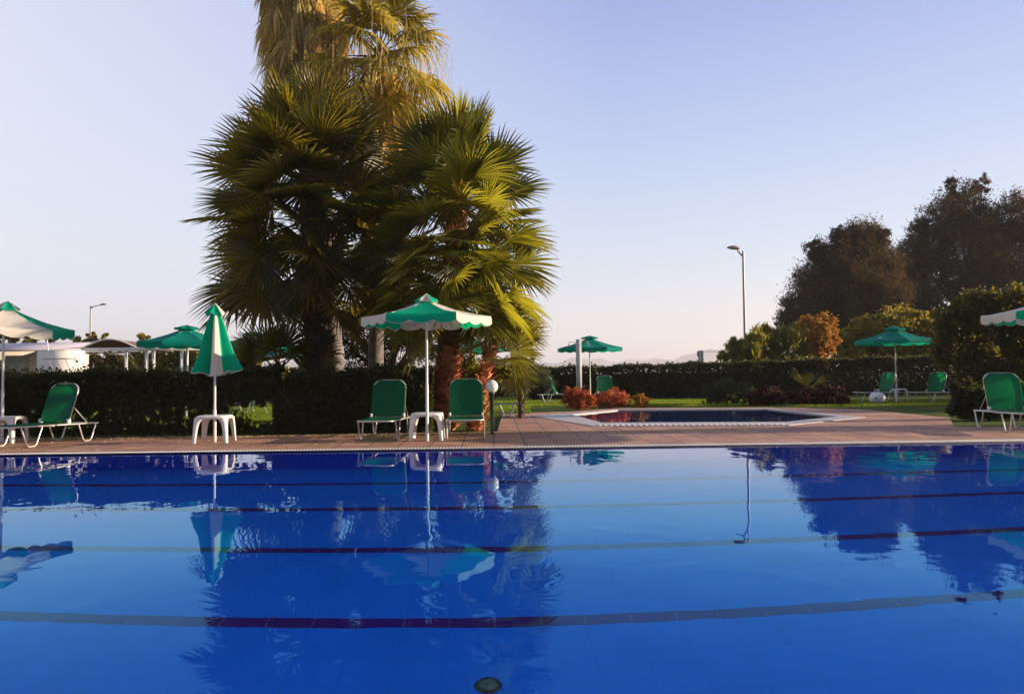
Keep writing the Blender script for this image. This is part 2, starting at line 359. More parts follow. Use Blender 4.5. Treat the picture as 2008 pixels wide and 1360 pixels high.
# main drain on the floor
g = Vector((0, 0, 0)); dd = ray(957, 1343); s_ = CAM + dd*((WZ-CAM.z)/dd.z); h_ = Vector((s_.x, s_.y, 0)); th = math.atan2(CAM.z-WZ, h_.length)
ph = math.asin(math.cos(th)/1.333); drain_p = h_*(1+DEP*math.tan(ph)/h_.length)
t = thing('pool_drain', (drain_p.x, drain_p.y, -DEP-.02), 'round drain cover with dark rim on the blue pool floor', 'drain')
MB().lathe([(.062, .002), (.062, .014), (.03, .02), (.009, .021)], n=24).build('cover', 'drain', t)
MB().lathe([(.062, .010), (.080, .010), (.084, .001)], n=24).build('ring', 'drain_ring', t)
MB().lathe([(.009, .022), (.0, .024)], n=12).build('screw', 'drain_ring', t)

# ------------------------------------------------------------------ far hills
def ridge(name, prof, Y, dz):
    mb = MB(); top = [A(u, v, Y) for u, v in prof]; V = []; k = len(top)
    for r, (f, yy) in enumerate(((0, -700), (.35, -450), (.72, -220), (1, 0), (.5, 500), (0, 1200))):
        for i, p in enumerate(top):
            jj = (math.sin(i*1.7+r*2.1)+math.sin(i*.63+r))*.10*(1 if 0 < f < 1 else 0)
            V.append((p.x, p.y+yy*(1+.15*math.sin(i*.9+r)), max(-1, p.z*(f+jj))))
    Fc = [(r*k+i, r*k+i+1, (r+1)*k+i+1, (r+1)*k+i) for r in range(5) for i in range(k-1)]
    mb.add(V, Fc); return struct(mb.build(name, 'hill'))
M['hill'] = plain('hill', (.24, .20, .19), .95, 0, .3, .004)
pr = []
for i in range(150):
    u = -300+i*18; x = u/100
    v = 706-8*math.sin(x*.9+1)-5*math.sin(x*2.3+.4)-3*math.sin(x*5.1)-2*math.sin(x*11.3)-1.3*math.sin(x*23.1)
    v = min(v, 716)-(u-1004)*.0113
    if 1060 < u < 1420: v += -3
    pr.append((u, v))
ridge('hills', pr, 4200, 0)

# ------------------------------------------------------------------ loungers
def rounded(x, z, r, y=0, n=6): return [(x-r+r*math.sin(math.pi/2*k/n), y, z-r+r*math.cos(math.pi/2*k/n)) for k in range(n, -1, -1)]
def make_lounger():
    t = thing('sun_lounger', (0, 0, 0), 'x', 'sun lounger')
    W, zs = .31, .345; ang = R(70); L = .70; py = .22
    fr = MB(); rr = .014
    corner = [(W, -.93, zs-.01), (W, -.96, zs-.01)]
    fr.tube([(-W, .86, zs-.03), (-W, -.86, zs)]+[(-W+.1-.1*math.cos(q), -.86-.1*math.sin(q), zs) for q in (R(30), R(60), R(90))]+[(W-.1+.1*math.sin(q), -.86-.1*math.cos(q), zs) for q in (0, R(30), R(60))]+[(W, -.86, zs), (W, .86, zs-.03)], rr, 8)
    fr.tube([(-W, .86, zs-.03), (W, .86, zs-.03)], rr, 8); fr.tube([(-W, -.1, zs-.03), (W, -.1, zs-.03)], rr*.8, 8)
    fr.build('frame', 'alu', t, smooth=True)
    def bk(x, s, off=0): return (x, py+s*math.cos(ang)+off*math.sin(ang), zs+.02+s*math.sin(ang)-off*math.cos(ang))
    pts = [bk(-W+.015, 0)]+[bk(-W+.015, L-.14)]+[bk(-W+.155-.14*math.cos(q), L-.14+.14*math.sin(q)) for q in (R(25), R(50), R(75), R(90))]
    pts += [bk(W-.155+.14*math.sin(q), L-.14+.14*math.cos(q)) for q in (0, R(15), R(40), R(65), R(90))]+[bk(W-.015, 0)]
    MB().tube(pts, .0155, 8).build('back_frame', 'alu', t, smooth=True)
    # cloth of the back: cut corners, slightly sagging
    bf = MB(); NU, NV = 10, 12; V = []
    for j in range(NV+1):
        s = (L+.004)*j/NV
        wd = W+.001
        if s > L-.12: wd = W+.001-(s-(L-.12))*1.0
        for i in range(NU+1):
            x = -wd+2*wd*i/NU; sag = .025*(1-(x/wd)**2)*math.sin(math.pi*min(1, j/NV*.9+.05)); V.append(bk(x, s, sag-.019))
    bf.add(V, [(j*(NU+1)+i, j*(NU+1)+i+1, (j+1)*(NU+1)+i+1, (j+1)*(NU+1)+i) for j in range(NV) for i in range(NU)])
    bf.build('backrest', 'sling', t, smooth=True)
    sf = MB(); V = []
    for j in range(15):
        y = -.93+(py+.93)*j/14
        for i in range(NU+1):
            x = -W+.01+(2*W-.02)*i/NU; V.append((x, y, zs+.012-.03*(1-(x/W)**2)*math.sin(math.pi*j/14)))
    sf.add(V, [(j*(NU+1)+i, j*(NU+1)+i+1, (j+1)*(NU+1)+i+1, (j+1)*(NU+1)+i) for j in range(14) for i in range(NU)])
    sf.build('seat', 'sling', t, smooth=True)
    for sx in (-1, 1):
        for y0 in (-.55, .60):
            x = sx*(W+.012); a, b = .20, .075
            MB().tube([(x, y0-a, zs-.01), (x, y0-b-.02, .05), (x, y0-b+.02, .014), (x, y0+b-.02, .014), (x, y0+b+.02, .05), (x, y0+a, zs-.03)], .0135, 8).build('leg', 'alu', t, smooth=True)
    for sx in (-1, 1):
        MB().tube([bk(sx*(W-.015), .28), (sx*(W-.005), .62, zs-.02)], .009, 6).build('back_strut', 'alu', t)
        MB().box((sx*(W-.012), py-.005, zs+.035), (.04, .06, .08)).build('hinge', 'white_plastic', t)
    return t
# ------------------------------------------------------------------ plastic tables
def make_table():
    t = thing('plastic_table', (0, 0, 0), 'x', 'side table'); H, w0 = .46, .27
    top = MB(); prof = [(w0-.03, H), (w0-.005, H-.006), (w0, H-.02), (w0, H-.055), (w0-.012, H-.055)]
    # rounded-square top by lathe of a superellipse
    n = 32; V = []; rows = [(.0, H-.003)]+prof
    for r, z in rows:
        for j in range(n):
            q = 2*math.pi*(j+.5)/n; c, s = math.cos(q), math.sin(q); k = (abs(c)**5+abs(s)**5)**(-1/5); V.append((r*k*c, r*k*s, z))
    top.add(V, [(i*n+j, i*n+(j+1) % n, (i+1)*n+(j+1) % n, (i+1)*n+j) for i in range(len(rows)-1) for j in range(n)])
    top.build('tabletop', 'white_plastic', t, smooth=False)
    for sx in (-1, 1):
        for sy in (-1, 1):
            mb = MB(); V = []
            for z, w_, o_ in ((H-.03, .19, .0), (H-.075, .125, .002), (H-.12, .095, .006), (H-.2, .078, .012), (0, .058, .026)):
                ox, oy = sx*(w0-.006+o_), sy*(w0-.006+o_)
                V += [(ox, oy, z), (ox-sx*w_, oy, z), (ox-sx*w_, oy-sy*.012, z), (ox-sx*.012, oy-sy*.012, z), (ox-sx*.012, oy-sy*w_, z), (ox, oy-sy*w_, z)]
            mb.add(V, [(r*6+i, r*6+(i+1) % 6, (r+1)*6+(i+1) % 6, (r+1)*6+i) for r in range(4) for i in range(6)])
            mb.build('leg', 'white_plastic', t)
    return t
# ------------------------------------------------------------------ umbrellas
def canopy_panel(k, n, Rr, zr, za, val, sc, off=0.0, inner=.0, seg=10, sagk=.05):
    """one panel (roof and its scalloped valance) of an n-sided canopy, angles from vertex k"""
    a0 = 2*math.pi*k/n+off; a1 = a0+2*math.pi/n
    p0 = Vector((math.cos(a0)*Rr, math.sin(a0)*Rr, zr)); p1 = Vector((math.cos(a1)*Rr, math.sin(a1)*Rr, zr))
    V = []; rows = 7
    for j in range(rows+1):
        t_ = inner+(1-inner)*j/rows
        for i in range(seg+1):
            e = i/seg; q = p0.lerp(p1, e); x, y = q.x*t_, q.y*t_
            z = za+(zr-za)*t_ - sagk*math.sin(math.pi*min(1, t_))*(1-.0) + .0 - .045*math.sin(math.pi*e)*t_*math.sin(math.pi*t_*.8)
            V.append((x, y, z+.006*math.sin(e*23+j*1.7+k*2)*t_+.005*math.sin(j*2.9+k)))
    for dz in (.5, 1):
        for i in range(seg+1):
            e = i/seg; q = p0.lerp(p1, e); s_ = abs(math.sin(math.pi*e*sc))**.7
            V.append((q.x*1.01, q.y*1.01, zr-(sagk*0)-val*dz*(.72+.28*s_)))
    return V, [(j*(seg+1)+i, (j+1)*(seg+1)+i, (j+1)*(seg+1)+i+1, j*(seg+1)+i+1) for j in range(rows+2) for i in range(seg)], (p0, p1)
def make_umbrella(n, Rr, zr, za, val, mats, sc, off, cap=(.20, .10, .04), tilt=None, name='beach_umbrella', pole_r=.021, piping=True):
    t = thing(name, (0, 0, 0), 'x', 'umbrella')
    tiltM = Matrix.Identity(4)
    if tilt: tiltM = Matrix.Translation((0, 0, zr-.25)) @ Matrix.Rotation(tilt[0], 4, Vector(tilt[1])) @ Matrix.Translation((0, 0, -(zr-.25)))
    def tv(V): return [tuple(tiltM @ Vector(v)) for v in V]
    pipes = MB()
    for k in range(n):
        V, Fc, (p0, p1) = canopy_panel(k, n, Rr, zr, za, val, sc, off, seg=sc*5)
        mb = MB(); mb.add(tv(V), Fc); mb.build('canopy_panel', mats[k % len(mats)], t)
        if piping:
            seg = sc*5; last = tv(V)[-(seg+1):]; pipes.tube(last, .007, 4, False)
    if piping: pipes.build('piping', 'white_cloth', t)
    # vent cap
    R2, up2_, v2 = cap
    for k in range(n):
        V, Fc, _ = canopy_panel(k, n, R2, za-.02+up2_*.0, za+up2_, v2, 1, off, seg=4, sagk=.0)
        mb = MB(); mb.add(tv(V), Fc); mb.build('vent_cap', mats[(k+1) % len(mats)], t)
    for k in range(n):
        a = 2*math.pi*k/n+off
        e = [(0, 0, za-.015), (math.cos(a)*Rr*.5, math.sin(a)*Rr*.5, (za+zr)/2-.068), (math.cos(a)*Rr*.99, math.sin(a)*Rr*.99, zr-.012)]
        MB().tube(tv(e), .007, 5, False).build('rib', 'white_paint', t)
        e = [(math.cos(a)*.02, math.sin(a)*.02, zr-.18), (math.cos(a)*Rr*.45, math.sin(a)*Rr*.45, zr+(za-zr)*.5-.07)]
        MB().tube(tv(e), .005, 5, False).build('strut', 'white_paint', t)
    topz = tv([(0, 0, za+up2_*.9)])[0]
    MB().tube([(0, 0, 0), (0, 0, .95)], pole_r*1.25, 8).build('lower_pole', 'white_paint', t, smooth=True)
    MB().tube([(0, 0, .95), (0, 0, zr-.25), topz], pole_r, 8).build('pole', 'white_paint', t, smooth=True)
    return t
# striped umbrella, centre
GW = ['green_cloth', 'white_cloth']
HEXO = R(240)                                          # a side faces the pool, first panel = front
u1 = make_umbrella(6, 1.10, 2.10, 2.40, .17, GW, 3, HEXO)
u1.location = G(838, 864)
tag(u1, 'open green and white scalloped umbrella above two sun loungers in front of the palms', 'umbrella', 'green and white pool umbrellas')
u2 = make_umbrella(6, 1.12, 2.12, 2.44, .17, GW, 3, R(-19), tilt=(R(8), (.3, 1, 0)))
u2.location = G(4, 866)
tag(u2, 'tilted green and white umbrella cut off by the left edge beside a lounger', 'umbrella', 'green and white pool umbrellas')
u3 = copy_tree(u1); u3.location = A(2073, 850, 13.4); u3.location.z = 0; u3.rotation_euler.z = R(205)
tag(u3, 'green and white umbrella cut off by the right edge over a lounger', 'umbrella', 'green and white pool umbrellas')
# solid green ones
ub = make_umbrella(8, 1.36, 2.16, 2.60, .16, ['teal_cloth'], 2, R(22.5), cap=(.36, .07, .05), piping=False)
ub.location = (*A(1157, 740, 31.0).xy, 0); tag(ub, 'plain green umbrella beside the white shower post behind the small pool', 'umbrella', 'plain green garden umbrellas')
for (u, Y, lab, z, rz) in (
        (1757, 26.5, 'plain green umbrella over a white table and two loungers by the back hedge', 0, .2),
        (366, 22.5, 'plain green umbrella behind the left hedge and just left of the closed umbrella', 0, .3),
        (497, 25.5, 'plain green umbrella seen between the closed umbrella and the palm fronds', -.02, .1),
        (566, 33, 'plain green umbrella mostly hidden, left one of two in the gap behind the palms', 0, 0),
        (596, 30, 'plain green umbrella mostly hidden, right one of two in the gap behind the palms', -.12, .4),
        (912, 26, 'plain green umbrella partly seen between orange palm trunk and leaning small palm', -.12, .2)):
    o = copy_tree(ub); o.location = (*A(u, 740, Y).xy, z); o.rotation_euler.z = rz; o['label'] = lab
# closed umbrella
def closed_umbrella():
    t = thing('closed_umbrella', G(421, 866), 'folded green and white umbrella hanging closed on its pole over a white table', 'umbrella', 'green and white pool umbrellas')
    zb, zt = 1.22, 2.36; N = 72; prof = [(zt-.02, .035), (zt-.15, .075), (2.05, .13), (1.8, .19), (1.55, .25), (1.36, .31), (zb, .36)]
    def rad(q, k, r): return r*(1+(.22+.14*k/6)*math.cos(6*q+.6)+(.12+.08*k/6)*math.sin(9*q+1.3)+.05*math.sin(5*q+k*.35))
    for p in range(8):
        V = []; a0 = R(-93+90*(p//2)+(54 if p % 2 else 0)); wa = R(36 if p % 2 else 54); ns = 11
        for k, (z, r) in enumerate(prof):
            for i in range(ns+1):
                q = a0+wa*i/ns; rr = rad(q, k, r)*.88
                zz = z-(.04*abs(math.sin(math.pi*i/ns*2)) if k == len(prof)-1 else 0)+(.05*math.sin(q*2+1) if k >= 5 else 0)
                V.append((rr*math.cos(q), rr*math.sin(q), zz))
        mb = MB(); mb.add(V, [(j*(ns+1)+i, (j+1)*(ns+1)+i, (j+1)*(ns+1)+i+1, j*(ns+1)+i+1) for j in range(len(prof)-1) for i in range(ns)])
        mb.build('canopy_panel', GW[(p+1) % 2], t, smooth=True)
        pm = MB().tube(V[-(ns+1):], .008, 4, False); pm.build('piping', 'white_cloth', t)
    for p in range(6):                                 # little cap standing off the top
        a0 = 2*math.pi*p/6+.4; a1 = a0+2*math.pi/6; r = .17; am = (a0+a1)/2
        V = [(0, 0, zt+.05), (r*math.cos(a0), r*math.sin(a0), zt-.13), (r*.8*math.cos(am), r*.8*math.sin(am), zt-.19), (r*math.cos(a1), r*math.sin(a1), zt-.13)]
        mb = MB(); mb.add(V, [(0, 1, 2), (0, 2, 3)]); mb.build('vent_cap', GW[(p) % 2] if p % 3 else 'green_cloth', t)
    MB().tube([(0, 0, 0), (0, 0, .55)], .028, 8).build('lower_pole', 'white_paint', t, smooth=True)
    MB().tube([(0, 0, .55), (0, 0, zt+.03)], .021, 8).build('pole', 'white_paint', t, smooth=True)
closed_umbrella()
# loungers
lg = make_lounger()
lg.location = (A(756, 850, 13.75).x, 13.75, 0); lg.rotation_euler.z = R(-3)
GL = 'green sling sun loungers'
tag(lg, 'shaded green lounger left of the table under the open striped umbrella', 'sun lounger', GL)
def lounger(x, y, rz, label, z=0.0):
    o = copy_tree(lg); o.location = (x, y, z); o.rotation_euler.z = rz; tag(o, label, None, GL); return o
lounger(A(914, 850, 13.75).x, 13.75, R(1), 'shaded green lounger right of the table, between umbrella pole and globe lamp')
lounger(A(104, 850, 13.25).x-.18, 13.3, R(-16), 'sunlit green lounger at far left turned sideways in front of the hedge')
lounger(A(1962, 850, 13.4).x+.30, 13.5, R(-12), 'green lounger at far right with only the top of its back in sun')
lounger(A(1745, 780, 26.5).x-.35, 26.5, R(-72), 'shaded green lounger left of the small white table on the back lawn', 0)
lounger(A(1838, 780, 26.0).x-.2, 26.0, R(-62), 'shaded green lounger right of the small white table on the back lawn', 0)
lounger(A(1190, 780, 29.3).x, 29.3, R(4), 'green lounger whose back rises above the red shrubs behind the small pool', 0)
o = lounger(A(1100, 780, 29.5).x, 29.5, R(95), 'teal lounger end seen left of the red shrubs near the shower post', 0)
lounger(A(952, 780, 19.5).x, 20.0, R(85), 'green lounger mostly hidden behind the black globe lamp post', 0)
lounger(A(505, 800, 23.5).x, 23.5, R(80), 'green lounger glimpsed on the lawn through the gap in the left hedge', 0)
tb = make_table(); tb.location = G(838, 861); tb.location.y -= .0; tb.rotation_euler.z = R(0)
GT = 'white plastic side tables'
tag(tb, 'white plastic table between two shaded loungers under the open umbrella', 'side table', GT)
for p, lab, rz in ((tuple(G(421, 866)), 'white plastic table standing alone under the closed umbrella', R(4)), (tuple(G(8, 867)), 'white plastic table at far left beside the sunlit lounger', R(6)),
                   ((A(1757, 790, 26.5).x, 26.5, 0), 'white plastic table under the plain green umbrella on the back lawn', R(20))):
    o = copy_tree(tb); o.location = p; o.rotation_euler.z = rz; o['label'] = lab; o['group'] = GT
# bag by the back table
p = G(1722, 783); t = thing('beach_bag', (p.x, 26.0, 0), 'white beach bag with blue pattern left of the back lawn table', 'bag')
cx = A(1720, 780, 25.6); t.location = (cx.x, 25.6, .0)
mb = MB().lathe([(.0, .0), (.2, .0), (.26, .1), (.25, .22), (.17, .34), (.08, .37)], n=14); mb.build('bag_body', 'bag_white', t, smooth=True)
for q in (-2.2, -1.3): MB().lathe([(.0, .0), (.055, .004), (.06, .03), (0, .05)], (.22*math.cos(q), .23*math.sin(q), .15), 8).build('blue_patch', 'bag_blue', t)
MB().tube([(-.09, 0, .34), (-.07, 0, .46), (.07, 0, .46), (.09, 0, .34)], .012, 6).build('handle', 'bag_white', t)

# ------------------------------------------------------------------ lamps, shower, gate
p = G(965, 850)
t = thing('garden_lamp', p, 'white globe lamp on a short black post beside the right lounger', 'lamp')
MB().lathe([(.001, .76), (.05, .768), (.09, .80), (.118, .85), (.122, .89), (.112, .935), (.08, .98), (.04, 1.004), (.001, 1.01)], n=24).build('globe', 'globe', t, smooth=True)
MB().lathe([(.03, 0), (.035, .02), (.026, .03), (.026, .60), (.036, .61), (.038, .70), (.058, .74), (.06, .775), (.0, .776)], n=14).build('post', 'black_paint', t, smooth=True)
MB().box((0, 0, .006), (.14, .14, .012)).build('base_plate', 'black_paint', t)
def street_lamp(u, vtop, vbase, Y, side, label, r=.09, arm=.34):
    top = A(u, vtop, Y); b = (top.x, Y, 0); H = top.z
    t = thing('street_lamp', b, label, 'street lamp', 'tall street lamps')
    MB().tube([(0, 0, 0), (0, 0, H*.5), (0, 0, H)], [r, r*.85, r*.7], 8).build('pole', 'grey_metal', t, smooth=True)
    MB().tube([(0, 0, H-.35), (side*.25, 0, H-.05), (side*arm, 0, H+.14)], r*.45, 6, False).build('arm', 'grey_metal', t)
    mb = MB(); V = []
    for s, hw, hh in ((0, .07, .06), (.12, .12, .11), (.4, .15, .13), (.65, .10, .07), (.72, .02, .02)):
        for a, z in ((-hw, 0), (-hw*.7, hh), (hw*.7, hh), (hw, 0), (hw*.6, -hh*.6), (-hw*.6, -hh*.6)): V.append((side*(arm-.15+s), a, H+.14+z+s*.08))
    mb.add(V, [(r_*6+i, r_*6+(i+1) % 6, (r_+1)*6+(i+1) % 6, (r_+1)*6+i) for r_ in range(4) for i in range(6)]); mb.add(V[:6], [(0, 1, 2, 3, 4, 5)])
    mb.build('lamp_head', 'grey_metal', t)
street_lamp(1457, 492, 660, 42, -1, 'tall grey street lamp with its head pointing left, beside the oleanders')
street_lamp(178, 600, 665, 85, 1, 'small distant street lamp above the shelter roof on the left', .12, 1.2)
p = A(1136, 780, 29.8)
t = thing('outdoor_shower', (p.x, 29.8, 0), 'white shower post with two bent shower arms behind the red shrubs', 'shower')
H = A(1134, 665, 29.8).z
MB().box((0, 0, H/2), (.20, .20, H)).build('post', 'shower_white', t)
for s in (-1, 1):
    a = MB().tube([(s*.1, 0, H-.13), (s*.34, 0, H-.10), (s*.38, 0, H-.12), (s*.39, 0, H-.22)], .012, 6); a = a.build('shower_arm', 'grey_metal', t)
    h = MB().lathe([(.015, .0), (.05, -.05), (.0, -.055)], (s*.39, 0, H-.22), 10).build('shower_head', 'grey_metal', a)
pp = A(1374, 700, 35)
t = thing('gate_post', (pp.x, 35, 0), 'pale square gate post rising above the back hedge with a thin rail', 'post')
zt = A(1374, 687, 35).z; MB().box((0, 0, zt/2), (.20, .2, zt)).build('post', 'conc', t)
e = A(1500, 687, 35); MB().tube([(0.09, 0, zt-.05), (e.x-pp.x, 0, zt-.05)], .012, 6).build('rail', 'grey_metal', t)
MB().box((-.13, 0, zt-.15), (.06, .1, .22)).build('lock_box', 'grey_metal', t)

# ------------------------------------------------------------------ hedges
def hedge(name, x0, x1, y0, y1, zt, n, size, label, mat='hedge', holes=0, zt2=None, gap=None, base=0.0, core=True):
    o = thing(name, ((x0+x1)/2, (y0+y1)/2, 0), label, 'hedge', 'clipped garden hedges')
    zt2 = zt if zt2 is None else zt2
    def top(x): return zt+(zt2-zt)*(x-x0)/(x1-x0)+.035*np.sin(x*2.3)+.025*np.sin(x*5.7+1)+.02*np.sin(x*13)
    nf = int(n*.55); nt_ = int(n*.2); ni = n-nf-nt_
    X = rng.uniform(x0, x1, nf); Z = rng.uniform(0.03, 1, nf); P1 = np.stack([X, y0+np.abs(rng.normal(0, .10, nf))+.07*np.sin(X*1.9+Z*3)+.06*np.sin(X*4.3+Z*6), base+(top(X)-base)*Z], 1)
    X = rng.uniform(x0, x1, nt_); P2 = np.stack([X, rng.uniform(y0, y1, nt_), top(X)-np.abs(rng.normal(0, .04, nt_))+.03*rng.exponential(1, nt_)], 1)
    X = rng.uniform(x0, x1, ni); P3 = np.stack([X, rng.uniform(y0, y1, ni), base+(top(X)-base)*rng.uniform(.02, 1, ni)], 1)
    P = np.concatenate([P1, P2, P3])
    if holes:
        H_ = np.stack([rng.uniform(x0, x1, holes), rng.uniform(.12, .75, holes)], 1); rr = rng.uniform(.015, .055, holes)
        for (hx, hz), r in zip(H_, rr):
            hz *= .9
            # a hole seen along the depth: leaves thin out round a line from front to back
            P = P[(P[:, 0]-hx-(P[:, 1]-y0)*hx/y0)**2+(P[:, 2]-hz+(P[:, 1]-y0)*(1.1-hz)/y0*-1)**2 > r*r]
    if gap is not None: P = P[~gap(P)]
    mb = MB(); leaves(mb, P, size, .55); mb.build('leaves', mat, o, o.location)
    st = MB()
    for k in range(int((x1-x0)/.35)):
        x = x0+.2+k*.35+random.uniform(-.1, .1); y = (y0+y1)/2+random.uniform(-.15, .15)
        if gap is not None and gap(np.array([[x, y, .5]]))[0]: continue
        st.tube([(x, y, 0), (x+random.uniform(-.1, .1), y, zt*.45), (x+random.uniform(-.2, .2), y+random.uniform(-.1, .1), zt*.85)], [.022, .015, .006], 5, False)
    st.build('stems', 'bark', o, o.location)
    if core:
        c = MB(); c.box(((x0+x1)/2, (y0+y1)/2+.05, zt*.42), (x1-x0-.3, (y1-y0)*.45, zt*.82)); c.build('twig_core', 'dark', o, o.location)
    return o
XA = A(528, 800, 14.8).x; XB = A(540, 800, 14.8).x; XC = A(848, 800, 14.8).x
def gapL(P):                                           # ragged end with daylight at its lower right
    u = P[:, 0]-XA; return (u > -.55+ .35*np.sin(P[:, 2]*9)) & (P[:, 2] > .20) & (P[:, 2] < .62+.1*np.sin(P[:, 0]*20))
hedge('hedge', -12.5, XA+.1, 14.75, 15.5, 1.20, 72000, .075, 'dark clipped hedge on the left with light showing through small holes', holes=200, gap=gapL, core=False)
hedge('hedge', XB-.05, XC, 14.75, 15.55, 1.16, 36000, .075, 'dark clipped hedge behind the left shaded lounger, between gap and orange trunk', core=True, gap=lambda P: (P[:, 0]-XB < .45*(P[:, 2]-.7)))
b0, b1 = A(1035, 760, 34), A(1860, 760, 30)
hedge('hedge', b0.x, b1.x+7, 33, 34.2, A(1040, 724, 33).z, 60000, .13, 'long dark back hedge below the hills and behind the small pool', zt2=A(1850, 694, 33).z)
hedge('hedge', A(560, 800, 38).x-9, A(1035, 760, 38).x, 37, 38, 1.45, 16000, .17, 'distant low hedge seen between palm trunks', zt2=1.5)
hedge('hedge', A(-80, 800, 30).x-2, A(560, 800, 30).x-1, 29.4, 30.2, .9, 16000, .14, 'low far hedge below the shelter behind the left hedge', core=True)

# ------------------------------------------------------------------ shrubs
def bush(name, lst, Y, n, size, mat, label, cat='bush', group=None, up=.3, aspect=.4, depth=.8, shell=.3, base_u=None, trunk_r=.04):
    bl = pblobs(lst, Y, depth); bu = base_u or sum(a[0] for a in lst)/len(lst); x = A(bu, 760, Y).x
    return foliage_thing(name, (x, Y, -.03), bl, n, size, mat, label, cat, group, aspect, trunk_r, shell=shell, up=up, crown_name='foliage', trunk_name='stem')
GRd = 'red leaved shrubs beside the small pool'
bush('red_shrub', [(1133, 788, 24), (1120, 780, 17), (1150, 785, 18), (1135, 772, 12)], 23.9, 7000, .09, 'red_bush', 'bright orange red shrub, leftmost by the small pool', 'shrub', GRd, .6, .25)
bush('red_shrub', [(1185, 788, 22), (1205, 786, 22), (1222, 790, 16), (1170, 790, 14)], 25.2, 7000, .09, 'red_bush', 'widest reddish shrub, middle of three by the small pool', 'shrub', GRd, .6, .25)
bush('red_shrub', [(1256, 790, 15), (1250, 780, 9), (1264, 784, 8)], 24.8, 2600, .09, 'orange_bush', 'smallest orange shrub standing apart right of the red ones', 'shrub', GRd, .5, .4)
bush('low_shrub', [(1400, 775, 22), (1430, 768, 22), (1462, 764, 18), (1440, 782, 20), (1385, 768, 12)], 26.3, 9000, .12, 'grey_green', 'grey green feathery shrub behind the far rim of the small pool', 'shrub', None, .7, .2)
bush('low_shrub', [(1480, 785, 22), (1520, 782, 24), (1565, 784, 22), (1610, 784, 24), (1640, 780, 22), (1500, 778, 18), (1590, 775, 15)], 25.2, 14000, .12, 'dark_red', 'dark reddish brown low shrubs right behind the small pool', 'shrub', None, .5, .4)
bush('oleander', [(1450, 690, 24), (1480, 676, 28), (1515, 668, 28), (1550, 668, 26), (1420, 702, 14), (1440, 674, 12), (1500, 655, 14), (1540, 650, 14), (1450, 715, 22), (1490, 712, 26), (1530, 710, 28), (1570, 705, 24)], 34.6, 20000, .32, 'oleander', 'yellow green oleander right of the street lamp', 'bush', None, 1.3, .14)
bush('autumn_bush', [(1600, 662, 32), (1615, 640, 22), (1585, 642, 20), (1625, 672, 20), (1590, 680, 22), (1600, 705, 26)], 35.0, 20000, .15, 'orange_bush', 'orange and yellow autumn bush right of the oleander', 'bush', None, .2, .5)
bush('yellow_bush', [(1665, 668, 30), (1700, 655, 32), (1740, 645, 32), (1780, 640, 34), (1815, 650, 28), (1790, 620, 12), (1750, 672, 30), (1660, 700, 30), (1700, 698, 30), (1745, 698, 30), (1790, 695, 32), (1830, 690, 30)], 37.5, 26000, .2, 'yellow_bush', 'yellow topped bush behind the right plain green umbrella', 'bush', None, .2, .5)
def wb(lst): return lst
# tall screen of shrubs on the right
bush('tall_shrub', [(1865, 640, 36), (1900, 610, 34), (1950, 602, 34), (2000, 600, 36), (1860, 690, 34), (1910, 680, 42), (1960, 660, 44), (2020, 670, 50), (1900, 730, 30), (1950, 740, 36), (2010, 730, 40), (1875, 610, 22)], 20.5, 42000, .12, 'shrub_dark', 'tall dark shrub screen at the right edge with sunlit yellow top', 'bush', None, .1, .45, .7, .1)
bush('tall_shrub', [(1885, 800, 28), (1905, 770, 26), (1880, 770, 18), (1925, 795, 34), (1965, 790, 34), (2010, 790, 40), (1910, 815, 22), (1960, 815, 24), (2000, 812, 26)], 16.6, 26000, .09, 'hedge', 'dark rounded shrub behind the right lounger reaching the paving', 'bush', None, .1, .45, .6, .1)
bush('shrub', [(905, 715, 30), (930, 760, 26), (900, 770, 26), (945, 790, 20), (960, 735, 22), (915, 800, 20), (990, 735, 16)], 16.3, 12000, .08, 'oleander', 'leafy green shrub between the orange palm trunk and the globe lamp', 'bush', None, .1, .5)
bush('yellow_bush', [(555, 745, 24), (575, 760, 22), (535, 770, 18), (520, 775, 12)], 19.0, 6000, .08, 'yellow_bush', 'sunlit yellow green shrub in the gap between the left hedges', 'bush', None, .1, .5)
bush('yellow_bush', [(285, 705, 22), (320, 700, 24), (350, 702, 22), (390, 700, 24), (430, 705, 22), (265, 675, 10), (278, 662, 9), (260, 715, 20), (300, 722, 22), (345, 722, 22), (400, 722, 24), (450, 720, 26), (490, 705, 24), (470, 690, 16)], 44, 14000, .3, 'yellow_bush', 'yellow autumn bushes behind the white posts on the left', 'bush', None, .1, .5)
bush('far_bush', [(155, 668, 10), (180, 662, 12), (205, 666, 11), (230, 668, 8), (30, 662, 14), (60, 664, 12), (100, 668, 10), (0, 662, 14)], 60, 6000, .3, 'yellow_bush', 'pale distant bushes showing over the shelter roof', 'bush', None, .3, .3)
bush('far_bush', [(205, 705, 20), (180, 712, 16), (235, 710, 16), (180, 725, 18), (215, 724, 20), (250, 722, 18)], 40, 6000, .25, 'shrub_dark', 'dark bush in the shade under the arched shelter', 'bush', None, .3, .4)

